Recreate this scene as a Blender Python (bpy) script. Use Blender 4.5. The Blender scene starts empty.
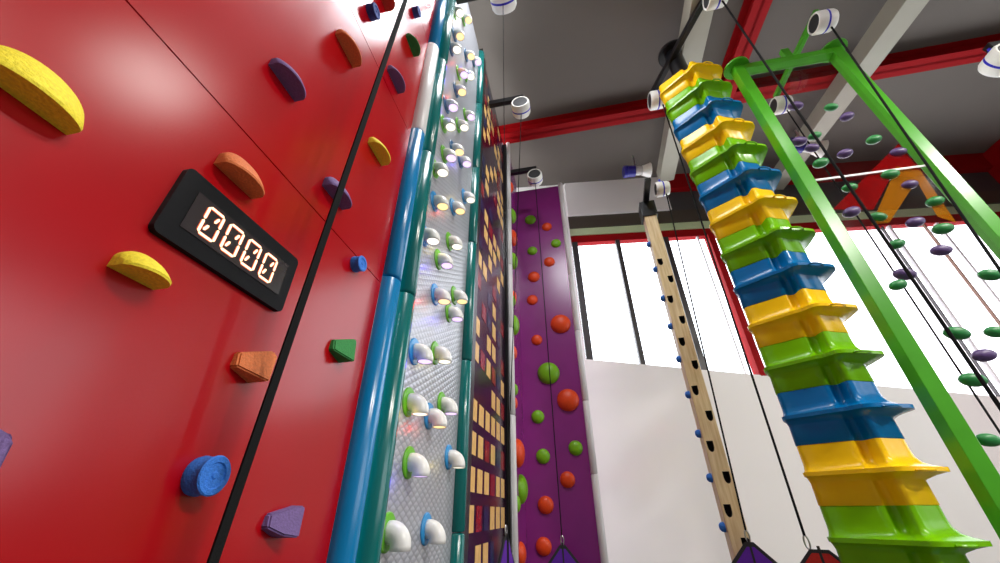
import bpy, bmesh, math, random
from mathutils import Vector, Matrix
R = math.radians
random.seed(7)
C = bpy.context.scene.collection

# ------------------------------------------------------------------ camera model
PITCH = R(31.75); CP, SP = math.cos(PITCH), math.sin(PITCH); FOC = 375.0; EYE = 1.6
AX = R(11.3); SA, CA = math.sin(AX), math.cos(AX)
E1 = Vector((SA, CA, 0)); E2 = Vector((CA, -SA, 0)); UP = Vector((0, 0, 1))
CAM = Vector((0, 0, EYE))

def ray(x, y):
    u = (x - 500) / FOC; v = (281.5 - y) / FOC
    return Vector((u, CP - SP * v, SP + CP * v))

def at_plane(x, y, p0, n):
    r = ray(x, y); t = (p0 - CAM).dot(n) / r.dot(n)
    return CAM + r * t

def at_dist(x, y, d):
    r = ray(x, y); return CAM + r * (d / math.hypot(r.x, r.y))

WALL_D = 1.2
WO = -E2 * WALL_D                       # red wall plane origin (on the floor)
def on_wall(x, y, out=0.0):             # -> (s along wall, height)
    p = at_plane(x, y, WO + E2 * out, E2)
    return (p - WO).dot(E1), p.z

# ------------------------------------------------------------------ materials
def mat(name, col, rough=0.5, metal=0.0, spec=0.5, var=0.0, vscale=40.0, bump=0.0, bscale=80.0, coat=0.0, emis=None, estr=0.0):
    m = bpy.data.materials.new(name); m.use_nodes = True
    nt = m.node_tree; b = nt.nodes['Principled BSDF']
    b.inputs['Base Color'].default_value = (*col, 1); b.inputs['Roughness'].default_value = rough
    b.inputs['Metallic'].default_value = metal; b.inputs['Specular IOR Level'].default_value = spec
    b.inputs['Coat Weight'].default_value = coat
    tc = nt.nodes.new('ShaderNodeTexCoord')
    if var > 0:
        n = nt.nodes.new('ShaderNodeTexNoise'); n.inputs['Scale'].default_value = vscale; n.inputs['Detail'].default_value = 3
        nt.links.new(tc.outputs['Object'], n.inputs['Vector'])
        r = nt.nodes.new('ShaderNodeValToRGB')
        r.color_ramp.elements[0].position = 0.3; r.color_ramp.elements[1].position = 0.7
        r.color_ramp.elements[0].color = (*[c * (1 - var) for c in col], 1)
        r.color_ramp.elements[1].color = (*[min(1, c * (1 + var)) for c in col], 1)
        nt.links.new(n.outputs['Fac'], r.inputs['Fac']); nt.links.new(r.outputs['Color'], b.inputs['Base Color'])
    if bump > 0:
        n = nt.nodes.new('ShaderNodeTexNoise'); n.inputs['Scale'].default_value = bscale; n.inputs['Detail'].default_value = 2
        nt.links.new(tc.outputs['Object'], n.inputs['Vector'])
        bp = nt.nodes.new('ShaderNodeBump'); bp.inputs['Strength'].default_value = bump; bp.inputs['Distance'].default_value = 0.01
        nt.links.new(n.outputs['Fac'], bp.inputs['Height']); nt.links.new(bp.outputs['Normal'], b.inputs['Normal'])
    if emis:
        b.inputs['Emission Color'].default_value = (*emis, 1); b.inputs['Emission Strength'].default_value = estr
    return m

def srgb(r, g, b):
    f = lambda c: c / 12.92 if c <= 0.04045 else ((c + 0.055) / 1.055) ** 2.4
    return tuple(f(c / 255) for c in (r, g, b))

M = {}
M['red'] = mat('red_laminate', srgb(164, 2, 13), rough=0.215, spec=0.5, var=0.04, vscale=3)
M['dark'] = mat('dark_gap', (0.012, 0.004, 0.005), rough=0.8, var=0.1)
M['black'] = mat('black_plastic', (0.006, 0.006, 0.007), rough=0.5, spec=0.1, var=0.1)
M['blackm'] = mat('black_metal', (0.006, 0.006, 0.007), rough=0.3, var=0.1)
M['web'] = mat('black_webbing', (0.010, 0.010, 0.010), rough=0.9, spec=0.1, var=0.3, vscale=300)
M['screen'] = mat('screen_glass', srgb(45, 36, 40), rough=0.25, var=0.05)
M['led'] = mat('lit_segment', (1.0, 0.75, 0.5), rough=0.5, emis=(1.0, 0.66, 0.42), estr=1.35, var=0.02)
M['ledrim'] = mat('segment_glow_edge', (0.6, 0.08, 0.03), rough=0.5, emis=(1.0, 0.10, 0.03), estr=0.55, var=0.02)
M['blue_tube'] = mat('blue_padding', srgb(0, 118, 172), rough=0.22, var=0.03, vscale=4)
M['white_tube'] = mat('white_padding', srgb(225, 222, 220), rough=0.3, var=0.02, vscale=4)
M['teal'] = mat('teal_padding', srgb(0, 102, 98), rough=0.2, var=0.03, vscale=4)
M['purple'] = mat('purple_panel', srgb(142, 44, 130), rough=0.26, var=0.04, vscale=3)
M['orange_dome'] = mat('orange_dome_plastic', srgb(238, 74, 12), rough=0.45, var=0.04, bump=0.05)
M['green_dome'] = mat('green_dome_plastic', srgb(122, 186, 8), rough=0.45, var=0.04, bump=0.05)
HOLD = {k: mat('hold_' + k, c, rough=0.75, var=0.13, vscale=110, bump=0.35, bscale=120) for k, c in dict(
    yellow=srgb(232, 212, 44), orange=srgb(212, 114, 58), purple=srgb(106, 82, 134), blue=srgb(44, 116, 208),
    green=srgb(36, 128, 56), red=srgb(196, 52, 34), navy=srgb(40, 66, 140)).items()}
M['panel_green'] = mat('panel_hold_green', srgb(30, 128, 58), rough=0.42, var=0.15, vscale=30)
M['panel_purple'] = mat('panel_hold_purple', srgb(84, 60, 112), rough=0.42, var=0.15, vscale=30)
M['frame_green'] = mat('green_powder_coat', srgb(72, 160, 30), rough=0.28, var=0.05, vscale=6)
M['pipe'] = mat('white_pipe_plastic', srgb(232, 230, 224), rough=0.32, var=0.02)
M['fl_green'] = mat('green_flange', srgb(96, 176, 20), rough=0.4, var=0.05)
M['fl_blue'] = mat('blue_flange', srgb(40, 140, 200), rough=0.35, var=0.05)
M['fl_teal'] = mat('dark_blue_flange', srgb(20, 88, 130), rough=0.35, var=0.05)
LENS = dict(white=((1, .93, .72), 1.5), orange=((1, .66, .28), 1.4), violet=((.80, .55, 1), 1.3))
for k, (c, s) in LENS.items(): M['lens_' + k] = mat('lamp_lens_' + k, c, emis=c, estr=s, var=0.02)
T = dict(yellow=srgb(255, 204, 18), green=srgb(116, 186, 4), blue=srgb(0, 108, 168))
for k, c in T.items(): M['tier_' + k] = mat('tower_plastic_' + k, c, rough=0.24, spec=.24, var=0.04, vscale=5)
M['drum_white'] = mat('drum_white', srgb(240, 238, 230), rough=0.4, var=0.03)
M['drum_face'] = mat('drum_face_charcoal', (0.02, 0.02, 0.022), rough=0.5, var=0.1)
M['drum_blue'] = mat('drum_blue_stripe', srgb(40, 36, 190), rough=0.4, var=0.05)
M['steel'] = mat('steel', (0.55, 0.55, 0.56), rough=0.3, metal=0.9, var=0.05)
M['ceil'] = mat('ceiling_grey', srgb(104, 97, 90), rough=0.85, var=0.03, vscale=0.6)
M['floor'] = mat('floor_grey', srgb(84, 80, 80), rough=0.6, var=0.08, vscale=2)
M['wallw'] = mat('white_plaster', srgb(243, 239, 236), rough=0.7, var=0.015, vscale=0.7)
M['beam_red'] = mat('red_steel', srgb(150, 6, 13), rough=0.65, spec=0.12, var=0.05, vscale=2)
M['beam_pale'] = mat('pale_grey_paint', srgb(160, 156, 140), rough=0.6, var=0.03, vscale=2)
M['bronze'] = mat('dark_bronze', srgb(74, 66, 56), rough=0.4, var=0.05)
M['charcoal'] = mat('charcoal_cladding', srgb(70, 68, 68), rough=0.5, var=0.05)
M['palegreen'] = mat('pale_green_paint', srgb(196, 212, 166), rough=0.6, var=0.04)
M['wdark'] = mat('window_frame_dark', srgb(52, 48, 50), rough=0.4, var=0.05)
M['wwhite'] = mat('window_frame_white', srgb(240, 238, 240), rough=0.5, var=0.02)
M['wbrown'] = mat('window_frame_brown', srgb(120, 84, 64), rough=0.5, var=0.05)
M['gate_purple'] = mat('purple_fabric', srgb(92, 20, 160), rough=0.7, var=0.12, vscale=60, bump=0.1)
M['gate_red'] = mat('red_fabric', srgb(200, 34, 24), rough=0.7, var=0.12, vscale=60, bump=0.1)
M['gate_edge'] = mat('black_binding', (0.02, 0.02, 0.022), rough=0.7, var=0.2, vscale=80)
M['navy_cap'] = mat('navy_cap', srgb(28, 24, 130), rough=0.4, var=0.08)
M['barrel'] = mat('grey_barrel', srgb(190, 186, 180), rough=0.25, var=0.05)
M['pocket'] = mat('black_pocket', (0.006, 0.006, 0.006), rough=0.8, var=0.1)
M['hood'] = mat('black_hood', (0.004, 0.004, 0.005), rough=0.5, var=0.1)
M['city'] = mat('night_city_panel', srgb(38, 10, 36), rough=0.2, var=0.35, vscale=1.6)
M['win_lit'] = mat('printed_lit_window', srgb(246, 196, 118), rough=0.25, var=0.12, vscale=9)
M['win_red'] = mat('printed_red_window', srgb(150, 12, 20), rough=0.25, var=0.15, vscale=9)
M['win_navy'] = mat('printed_navy_window', srgb(14, 30, 74), rough=0.25, var=0.15, vscale=9)
M['win_green'] = mat('printed_green_window', srgb(80, 100, 30), rough=0.25, var=0.15, vscale=9)

def wood():
    m = bpy.data.materials.new('pale_pine'); m.use_nodes = True; nt = m.node_tree; b = nt.nodes['Principled BSDF']
    tc = nt.nodes.new('ShaderNodeTexCoord'); mp = nt.nodes.new('ShaderNodeMapping'); mp.inputs['Scale'].default_value = (14, 14, 1.2)
    n = nt.nodes.new('ShaderNodeTexNoise'); n.inputs['Scale'].default_value = 1.6; n.inputs['Detail'].default_value = 6
    r = nt.nodes.new('ShaderNodeValToRGB'); r.color_ramp.elements[0].position = .3; r.color_ramp.elements[1].position = .72
    r.color_ramp.elements[0].color = (*srgb(204, 172, 122), 1); r.color_ramp.elements[1].color = (*srgb(238, 216, 172), 1)
    nt.links.new(tc.outputs['Object'], mp.inputs[0]); nt.links.new(mp.outputs[0], n.inputs['Vector'])
    nt.links.new(n.outputs['Fac'], r.inputs['Fac']); nt.links.new(r.outputs[0], b.inputs['Base Color']); b.inputs['Roughness'].default_value = .5
    return m
M['wood'] = wood()

def tread():   # pale metal sheet with an embossed diamond pattern
    m = bpy.data.materials.new('embossed_sheet'); m.use_nodes = True; nt = m.node_tree; b = nt.nodes['Principled BSDF']
    tc = nt.nodes.new('ShaderNodeTexCoord'); sx = nt.nodes.new('ShaderNodeSeparateXYZ'); nt.links.new(tc.outputs['Object'], sx.inputs[0])
    def mth(op, a, bb=None):
        n = nt.nodes.new('ShaderNodeMath'); n.operation = op
        for i, v in enumerate((a, bb)):
            if v is None: continue
            if isinstance(v, (int, float)): n.inputs[i].default_value = v
            else: nt.links.new(v, n.inputs[i])
        return n.outputs[0]
    kx, kz = math.pi / 0.105, math.pi / 0.058
    a = mth('ADD', mth('MULTIPLY', sx.outputs[0], kx), mth('MULTIPLY', sx.outputs[2], kz))
    c = mth('SUBTRACT', mth('MULTIPLY', sx.outputs[0], kx), mth('MULTIPLY', sx.outputs[2], kz))
    h = mth('MULTIPLY', mth('ABSOLUTE', mth('SINE', a)), mth('ABSOLUTE', mth('SINE', c)))
    r = nt.nodes.new('ShaderNodeValToRGB'); r.color_ramp.elements[0].position = .04; r.color_ramp.elements[1].position = .4
    r.color_ramp.elements[0].color = (*srgb(150, 152, 158), 1); r.color_ramp.elements[1].color = (*srgb(176, 178, 184), 1)
    nt.links.new(h, r.inputs['Fac']); nt.links.new(r.outputs[0], b.inputs['Base Color'])
    bp = nt.nodes.new('ShaderNodeBump'); bp.inputs['Strength'].default_value = .5; bp.inputs['Distance'].default_value = .006
    nt.links.new(h, bp.inputs['Height']); nt.links.new(bp.outputs[0], b.inputs['Normal'])
    b.inputs['Roughness'].default_value = .33; b.inputs['Metallic'].default_value = .25
    return m
M['tread'] = tread()

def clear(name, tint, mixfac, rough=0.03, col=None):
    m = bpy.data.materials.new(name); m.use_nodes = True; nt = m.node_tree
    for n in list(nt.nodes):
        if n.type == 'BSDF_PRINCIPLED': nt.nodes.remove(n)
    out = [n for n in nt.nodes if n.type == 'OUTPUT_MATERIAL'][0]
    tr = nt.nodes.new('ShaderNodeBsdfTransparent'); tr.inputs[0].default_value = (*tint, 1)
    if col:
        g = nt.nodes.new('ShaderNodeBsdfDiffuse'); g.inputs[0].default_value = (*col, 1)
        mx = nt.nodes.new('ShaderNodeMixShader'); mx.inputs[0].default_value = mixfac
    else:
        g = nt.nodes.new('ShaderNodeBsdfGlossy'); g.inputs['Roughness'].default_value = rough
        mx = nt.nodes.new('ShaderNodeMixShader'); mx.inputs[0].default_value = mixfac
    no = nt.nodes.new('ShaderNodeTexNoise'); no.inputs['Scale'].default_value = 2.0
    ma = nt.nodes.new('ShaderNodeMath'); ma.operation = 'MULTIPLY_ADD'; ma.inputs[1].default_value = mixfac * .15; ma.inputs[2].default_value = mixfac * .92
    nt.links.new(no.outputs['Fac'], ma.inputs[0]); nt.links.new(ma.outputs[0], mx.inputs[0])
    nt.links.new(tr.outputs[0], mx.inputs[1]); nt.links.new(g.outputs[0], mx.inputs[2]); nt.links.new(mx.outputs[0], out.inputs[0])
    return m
M['glass'] = clear('window_glass', (0.98, 0.985, 1.0), 0.04)
M['clear'] = clear('clear_polycarbonate', (0.97, 0.94, 0.945), 0.03, 0.06)
M['refl_red'] = clear('red_reflection', (0.85, 0.25, 0.25), 0.30, col=srgb(190, 20, 24))  # reflection colours painted as see-through tints, here and below
M['refl_yellow'] = clear('yellow_reflection', (0.95, 0.75, 0.35), 0.30, col=srgb(214, 150, 20))

# ------------------------------------------------------------------ object helpers
def link(name, bm, m, parent=None, smooth=False, sharp=None):
    me = bpy.data.meshes.new(name); bm.normal_update(); bm.to_mesh(me); bm.free()
    for x in (m if isinstance(m, (list, tuple)) else [m]): me.materials.append(x)
    if smooth:
        for p in me.polygons: p.use_smooth = True
        me.set_sharp_from_angle(angle=R(sharp or 40))
    o = bpy.data.objects.new(name, me); C.objects.link(o)
    if parent: o.parent = parent
    return o

def tag(o, label, cat, group=None):
    o['label'] = label; o['category'] = cat
    if group: o['group'] = group
    return o

def thing(name, label, cat, loc=(0, 0, 0), rotz=0.0, group=None):
    o = bpy.data.objects.new(name, None); C.objects.link(o); o.location = loc; o.rotation_euler = (0, 0, rotz)
    o.empty_display_size = .1
    return tag(o, label, cat, group)

def struct(o):
    o['kind'] = 'structure'; return o

def box(bm, x0, x1, y0, y1, z0, z1, mi=0, bev=0.0):
    vs = [bm.verts.new((x, y, z)) for z in (z0, z1) for y in (y0, y1) for x in (x0, x1)]
    fs = [(0, 2, 3, 1), (4, 5, 7, 6), (0, 1, 5, 4), (2, 6, 7, 3), (0, 4, 6, 2), (1, 3, 7, 5)]
    F = [bm.faces.new([vs[i] for i in f]) for f in fs]
    for f in F: f.material_index = mi
    if bev > 0:
        ed = list({e for f in F for e in f.edges})
        bmesh.ops.bevel(bm, geom=ed, offset=bev, segments=2, affect='EDGES', profile=.5)
    return bm

def bx(*a, **k):
    return box(bmesh.new(), *a, **k)

def tube(bm, path, rad, n=16, cap=True, mi=0):
    pts = [Vector(p) for p in path]; rads = rad if isinstance(rad, (list, tuple)) else [rad] * len(pts)
    t0 = (pts[1] - pts[0]).normalized()
    ref = Vector((0, 0, 1)) if abs(t0.z) < .9 else Vector((1, 0, 0))
    nx = t0.cross(ref).normalized(); rings = []
    for i, p in enumerate(pts):
        t = ((pts[min(i + 1, len(pts) - 1)] - p).normalized() + (p - pts[max(i - 1, 0)]).normalized())
        t = t.normalized() if t.length > 0 else t0
        nx = (nx - t * nx.dot(t)).normalized(); ny = t.cross(nx)
        rings.append([bm.verts.new(p + (nx * math.cos(2 * math.pi * k / n) + ny * math.sin(2 * math.pi * k / n)) * rads[i]) for k in range(n)])
    for a, b in zip(rings, rings[1:]):
        for k in range(n):
            f = bm.faces.new((a[k], a[(k + 1) % n], b[(k + 1) % n], b[k])); f.material_index = mi
    if cap:
        bm.faces.new(rings[0][::-1]).material_index = mi; bm.faces.new(rings[-1]).material_index = mi
    return bm

def tb(path, rad, n=16): return tube(bmesh.new(), path, rad, n)

def lathe(bm, prof, n=28, M4=None, mi=0):       # prof: (radius, axial) along +Z, then transformed by M4
    rings = []
    for r_, a in prof:
        if r_ < 1e-6: rings.append([bm.verts.new((0, 0, a))])
        else: rings.append([bm.verts.new((r_ * math.cos(2 * math.pi * k / n), r_ * math.sin(2 * math.pi * k / n), a)) for k in range(n)])
    for a, b in zip(rings, rings[1:]):
        for k in range(n):
            q = [a[k % len(a)], a[(k + 1) % len(a)], b[(k + 1) % len(b)], b[k % len(b)]]
            u = []
            for v in q:
                if v not in u: u.append(v)
            if len(u) > 2: bm.faces.new(u).material_index = mi
    if M4 is not None: bmesh.ops.transform(bm, matrix=M4, verts=[v for r_ in rings for v in r_])
    return bm

def prism(bm, poly, y0, y1, s1=1.0, cen=None, mi=0):   # polygon in XZ extruded from y0 to y1 (scaled by s1 at y1)
    if cen is None: cen = (sum(p[0] for p in poly) / len(poly), sum(p[1] for p in poly) / len(poly))
    a = [bm.verts.new((x, y0, z)) for x, z in poly]
    b = [bm.verts.new((cen[0] + (x - cen[0]) * s1, y1, cen[1] + (z - cen[1]) * s1)) for x, z in poly]
    n = len(poly)
    F = [bm.faces.new(a), bm.faces.new(b[::-1])] + [bm.faces.new((a[i], b[i], b[(i + 1) % n], a[(i + 1) % n])) for i in range(n)]
    for f in F: f.material_index = mi
    bmesh.ops.recalc_face_normals(bm, faces=F)
    return F

def copy_thing(o):
    c = o.copy(); C.objects.link(c)
    for ch in o.children:
        d = ch.copy(); C.objects.link(d); d.parent = c
        for g in ch.children:
            e = g.copy(); C.objects.link(e); e.parent = d
    return c

WROT = math.pi / 2 - AX                  # wall frame: X along the wall, -Y out of the wall
def wall_loc(s, z, out=0.0):
    p = WO + E1 * s + E2 * out; return Vector((p.x, p.y, z))
ORD = ['first', 'second', 'third', 'fourth', 'fifth', 'sixth', 'seventh', 'eighth', 'ninth', 'tenth', 'eleventh', 'twelfth',
       'thirteenth', 'fourteenth', 'fifteenth', 'sixteenth', 'seventeenth', 'eighteenth', 'nineteenth', 'twentieth', 'twenty-first', 'twenty-second']
def rank(i, n, top='highest', bot='lowest'):
    if i == 0: return top
    if i == n - 1: return bot
    return ORD[i] + ' highest' if i < (n + 1) // 2 else (bot if i == n - 1 else ORD[n - 1 - i] + ' lowest')

# ------------------------------------------------------------------ red climbing wall
BASE = WO.copy()
red = thing('climbing_wall', 'tall glossy red climbing wall of stacked sheets with scattered holds', 'climbing wall', BASE, WROT)
S0, S1 = -1.2, 1.94
zs = [0.0, 1.36, 2.909, 4.452, 6.055, 7.66, 9.3]
for a, b in zip(zs, zs[1:]):
    link('wall_sheet', bx(S0, S1, 0, .02, a + .0035, b - .0035), M['red'], red)
link('backing_board', bx(S0, S1 - .01, .0125, .10, 0, 9.3), M['dark'], red)

def edge_tube(parent, s, out, rad, joints, mats, ztop, cap_top=True):
    js = [0.0] + joints + [ztop]
    for i, (a, b) in enumerate(zip(js, js[1:])):
        last = i == len(js) - 2
        prof = [(0, a + .004), (rad - .012, a + .004), (rad, a + .016), (rad, b - .016), (rad - .012, b - .004), (0, b - .004)]
        if last: prof = prof[:4][:-1] + [(rad, b - rad)] + [(rad * math.cos(R(t)), b - rad + rad * math.sin(R(t))) for t in (20, 40, 60, 80)] + [(0, b)]
        bm = lathe(bmesh.new(), prof, 24, Matrix.Translation((s, -out, 0)))
        o = link('edge_tube', bm, mats[i % len(mats)], parent, True, 50)
        if mats[i % len(mats)] is M['white_tube'] and parent is red: o['label'] = 'white tube segment'
edge_tube(red, 2.02, .015, .078, [1.378 + EYE, 2.961 + EYE, 4.453 + EYE, 6.05 + EYE],
          [M['blue_tube'], M['blue_tube'], M['white_tube'], M['blue_tube'], M['blue_tube']], 9.3)

# ---- teal framed wall of embossed sheet
teal = thing('climbing_wall', 'teal-edged grey embossed metal climbing wall studded with white pipe lamps', 'climbing wall', BASE, WROT)
TT = 8.02 + EYE
edge_tube(teal, 2.25, .02, .085, [1.382 + EYE, 2.93 + EYE, 4.56 + EYE, 6.2 + EYE], [M['teal']], TT)
edge_tube(teal, 3.90, .02, .078, [1.455 - 1.6 + EYE, 1.455 + EYE, 3.1 + EYE, 4.55 + EYE, 6.196 + EYE], [M['teal']], TT)
link('embossed_sheet', bx(2.27, 3.90, 0, .05, 0, TT - .03), M['tread'], teal)

# ---- dark city panel
city = thing('climbing_wall', 'narrow dark night-city wall printed with rows of lit building windows', 'climbing wall', BASE, WROT)
CT = 8.35 + EYE
bm = bmesh.new(); box(bm, 4.30, 6.47, .0, .05, 0, CT)
rnd = random.Random(3)
known = {0: 'dllndd', 1: 'lrnlll', 2: 'lllrll', 3: 'llrlnr', 4: 'llllll', 5: 'dddllr'}
for r_ in range(26):
    ztop = -.29 + .3655 * r_ + EYE
    if ztop > CT - .1: break
    for c in range(6):
        k = known.get(r_, None)
        k = k[c] if k else rnd.choices('lrnd', (.46, .16, .12, .26))[0]
        if k == 'd': continue
        s = 4.325 + .352 * c
        box(bm, s, s + .24, -.004, .004, ztop - .245, ztop, {'l': 1, 'r': 2, 'n': 3}[k])
for k, r_ in ((-1, None), (-2, None)):
    zt = -.29 + .3655 * k + EYE
    for c in range(6): box(bm, 4.325 + .352 * c, 4.565 + .352 * c, -.004, .004, zt - .245, zt, 1)
link('printed_sheet', bm, [M['city'], M['win_lit'], M['win_red'], M['win_navy']], city)
link('frame_post', bx(4.00, 4.30, -.028, .06, 0, CT + .02, bev=.004), M['blackm'], city)
link('frame_post', bx(6.47, 6.585, -.07, .06, 0, CT + .02, bev=.008), M['blackm'], city)

# ---- purple wall (two sheets meeting in a corner)
purple = thing('climbing_wall', 'purple climbing wall covered in orange and green domes, white tube edges', 'climbing wall', BASE, WROT)
SW, SC = 6.66, 7.95; PO = .098
PT = 8.06 + EYE
link('side_sheet', bx(SW, SC + .05, -PO, -PO + .05, 0, PT + .35), M['purple'], purple)
FW = 1.29
link('front_sheet', bx(SC, SC + .05, -PO - FW, -PO, 0, PT), M['purple'], purple)
edge_tube(purple, SW, PO - .01, .055, [1.45 + EYE, 3.1 + EYE, 4.6 + EYE, 6.2 + EYE], [M['white_tube']], PT + .75)
edge_tube(purple, SC + .01, PO + FW, .065, [.62 + EYE, 1.95 + EYE, 3.5 + EYE, 5.0 + EYE, 6.5 + EYE], [M['white_tube']], PT + .12)

# ------------------------------------------------------------------ holds on the red wall
def hold_obj(bm, m, s, z, label, kind, cat='climbing hold', group='holds on the red wall'):
    bmesh.ops.recalc_face_normals(bm, faces=bm.faces)
    o = link(kind, bm, m, None, True, 35)
    o.location = wall_loc(s, z); o.rotation_euler = (0, 0, WROT)
    return tag(o, label, cat, group)

def ledge(L, Rr, Tp, d, col, label):
    """half-moon hold: flat underside, front face leaning from its lower edge up to the wall"""
    e = .018
    sL, zL = on_wall(*L, e); sR, zR = on_wall(*Rr, e); sT, zT = on_wall(*Tp, e)
    zb = (zL + zR) / 2; w = abs(sR - sL) / 2; c = (sL + sR) / 2
    q = max(-.93, min(.93, (sT - c) / w)); h = max(.03, (zT - zb) / math.sqrt(1 - q * q))
    h = min(h, w * 1.15)
    n = 22; bm = bmesh.new()
    X = [-w * math.cos(math.pi * k / n) for k in range(n + 1)]
    arc = lambda x: h * (.40 + .60 * max(0, 1 - (x / w) ** 2) ** .55)
    dep = lambda x: e + (d - e) * (.38 + .62 * max(0, 1 - (x / w) ** 2) ** .6)
    rows = []
    rows.append([(x, 0, 0) for x in X])                                # chord on the wall
    rows.append([(x, -dep(x) * .98, 0) for x in X])                     # lower outer edge
    rows.append([(x, -dep(x), min(.008, arc(x))) for x in X])
    for f in (.3, .6, .85): rows.append([(x, -(dep(x) * (1 - f) + e * f + (d * .10) * math.sin(math.pi * f) * max(0, 1 - (x / w) ** 2)), min(.008, arc(x)) + (arc(x) - min(.008, arc(x))) * f) for x in X])
    rows.append([(x, -e, arc(x)) for x in X]); rows.append([(x, 0, arc(x) * 1.02) for x in X])
    V = [[bm.verts.new(p) for p in r_] for r_ in rows]
    for a, b in zip(V, V[1:]):
        for k in range(n): bm.faces.new((a[k], a[k + 1], b[k + 1], b[k]))
    for k in (0, n): bm.faces.new([r_[k] for r_ in V])
    bmesh.ops.remove_doubles(bm, verts=bm.verts, dist=2e-4)
    return hold_obj(bm, HOLD[col], c, zb, label, 'ledge_hold')

def wedge(face, col, label):
    """faceted block: face corners (px, py, distance out of the wall) in order top, right, bottom, left"""
    P = [(*on_wall(x, y, o_), o_) for x, y, o_ in face]
    c = sum(p[0] for p in P) / len(P); zc = sum(p[1] for p in P) / len(P)
    bm = bmesh.new()
    fr_ = [bm.verts.new((p[0] - c, -p[2], p[1] - zc)) for p in P]
    bk_ = [bm.verts.new(((p[0] - c) * 1.03, 0, (p[1] - zc) * 1.03)) for p in P]
    n = len(P)
    bm.faces.new(fr_); bm.faces.new(bk_[::-1])
    for k in range(n): bm.faces.new((fr_[k], bk_[k], bk_[(k + 1) % n], fr_[(k + 1) % n]))
    bmesh.ops.bevel(bm, geom=[e_ for e_ in bm.edges if any(v in fr_ for v in e_.verts)], offset=.006, segments=2, affect='EDGES')
    return hold_obj(bm, HOLD[col], c, zc, label, 'wedge_hold')

def puck(c, d, rad, col, label):
    s, z = on_wall(*c, d)
    bm = lathe(bmesh.new(), [(0, 0), (rad * .96, 0), (rad, d * .2), (rad * .93, d * .45), (rad * .95, d * .8), (rad, d * .93), (rad * .93, d), (rad * .66, d), (rad * .60, d * .93), (rad * .2, d * .93), (rad * .14, d * .99), (0, d * .99)],
               28, Matrix.Rotation(R(90), 4, 'X'))
    return hold_obj(bm, HOLD[col], s, z, label, 'puck_hold')

ledge((-34, 58), (73, 133), (52, 66), .085, 'yellow', 'largest yellow half-moon hold, high on the red wall')
ledge((112, 265), (158, 289.5), (144, 250), .10, 'yellow', 'yellow half-moon hold just below the digital timer')
ledge((217, 164), (256, 197.5), (243, 157), .095, 'orange', 'orange half-moon hold directly above the digital timer')
ledge((271.5, 64), (298, 101), (290, 66), .095, 'purple', 'purple half-moon hold high on the second red sheet')
ledge((337, 35), (356, 66), (352, 40), .095, 'orange', 'orange half-moon hold just under the upper seam of the red wall')
ledge((388.5, 71), (400.5, 91.5), (399, 73), .095, 'purple', 'purple half-moon hold below the glare, between webbing and white tube')
ledge((370, 143), (384, 165), (381, 146), .10, 'yellow', 'small yellow half-moon hold close to the blue edge tube')
ledge((324.5, 186), (345, 208.5), (341, 184), .095, 'purple', 'purple half-moon hold half hidden behind the black webbing')
ledge((407.5, 36), (415.5, 56.5), (416, 40), .095, 'green', 'green half-moon hold in the bright glare of the red wall')
ledge((382, -3), (388.5, 11), (389, 1), .10, 'red', 'red half-moon hold cut by the top of the picture')
wedge([(335, 339.5, .02), (356, 339, .05), (357.5, 342, .06), (355, 362, .09), (334, 349.5, .03)], 'green', 'green wedge hold low on the red wall near the blue tube')
wedge([(240.5, 352, .02), (275, 351, .05), (278.5, 357, .06), (270, 382, .09), (237, 366, .03)], 'orange', 'orange wedge hold low on the red wall touching the webbing')
wedge([(271, 514, .02), (305.5, 505.5, .06), (306, 509, .065), (299.7, 538, .09), (284, 536, .06), (268, 528, .03)], 'purple', 'purple wedge hold lowest on the red wall past the webbing')
wedge([(-25, 424, .02), (0, 428.5, .02), (12, 431, .04), (17, 440, .06), (0, 473, .085), (-22, 465, .05)], 'purple', 'purple wedge hold cut off by the picture edge, below the yellow hold')
puck((216, 475.5), .066, .058, 'blue', 'largest blue puck hold with a ringed face, low on the red wall')
puck((363, 263.5), .055, .048, 'blue', 'blue puck hold on the lowest seam beside the blue tube')
puck((377, 11), .06, .055, 'navy', 'dark blue puck hold in the glare beside the webbing')
puck((419.5, 11.5), .06, .05, 'navy', 'dark blue puck hold highest, between webbing and blue tube')

# ------------------------------------------------------------------ digital timer
dt = thing('digital_timer', 'black digital timer showing four lit zeros on the red wall', 'timer', wall_loc(.921, .850 + EYE), WROT)
rp = []
for cx_, cz_, a0 in ((.281, .134, 0), (-.281, .134, 90), (-.281, -.134, 180), (.281, -.134, 270)):
    rp += [(cx_ - math.copysign(.022, cx_) + .022 * math.cos(R(a0 + t)), cz_ - math.copysign(.022, cz_) + .022 * math.sin(R(a0 + t))) for t in range(0, 91, 15)]
bm = bmesh.new(); prism(bm, rp, 0, -.023, 1.0, (0, 0))
link('housing', bm, M['black'], dt)
scr = link('screen', bx(-.22, .231, -.0255, -.018, -.074, .074), M['screen'], dt)
def seg(bm, p, q, w, y, mi):
    p, q = Vector((p[0], 0, p[1])), Vector((q[0], 0, q[1])); d = (q - p).normalized(); n = Vector((-d.z, 0, d.x)) * w
    tip = d * w
    pts = [p, p + tip + n, q - tip + n, q, q - tip - n, p + tip - n]
    prism(bm, [(v.x, v.z) for v in pts], y, y - .0015, 1.0, None, mi)
W_, H_ = .060, .108
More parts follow.
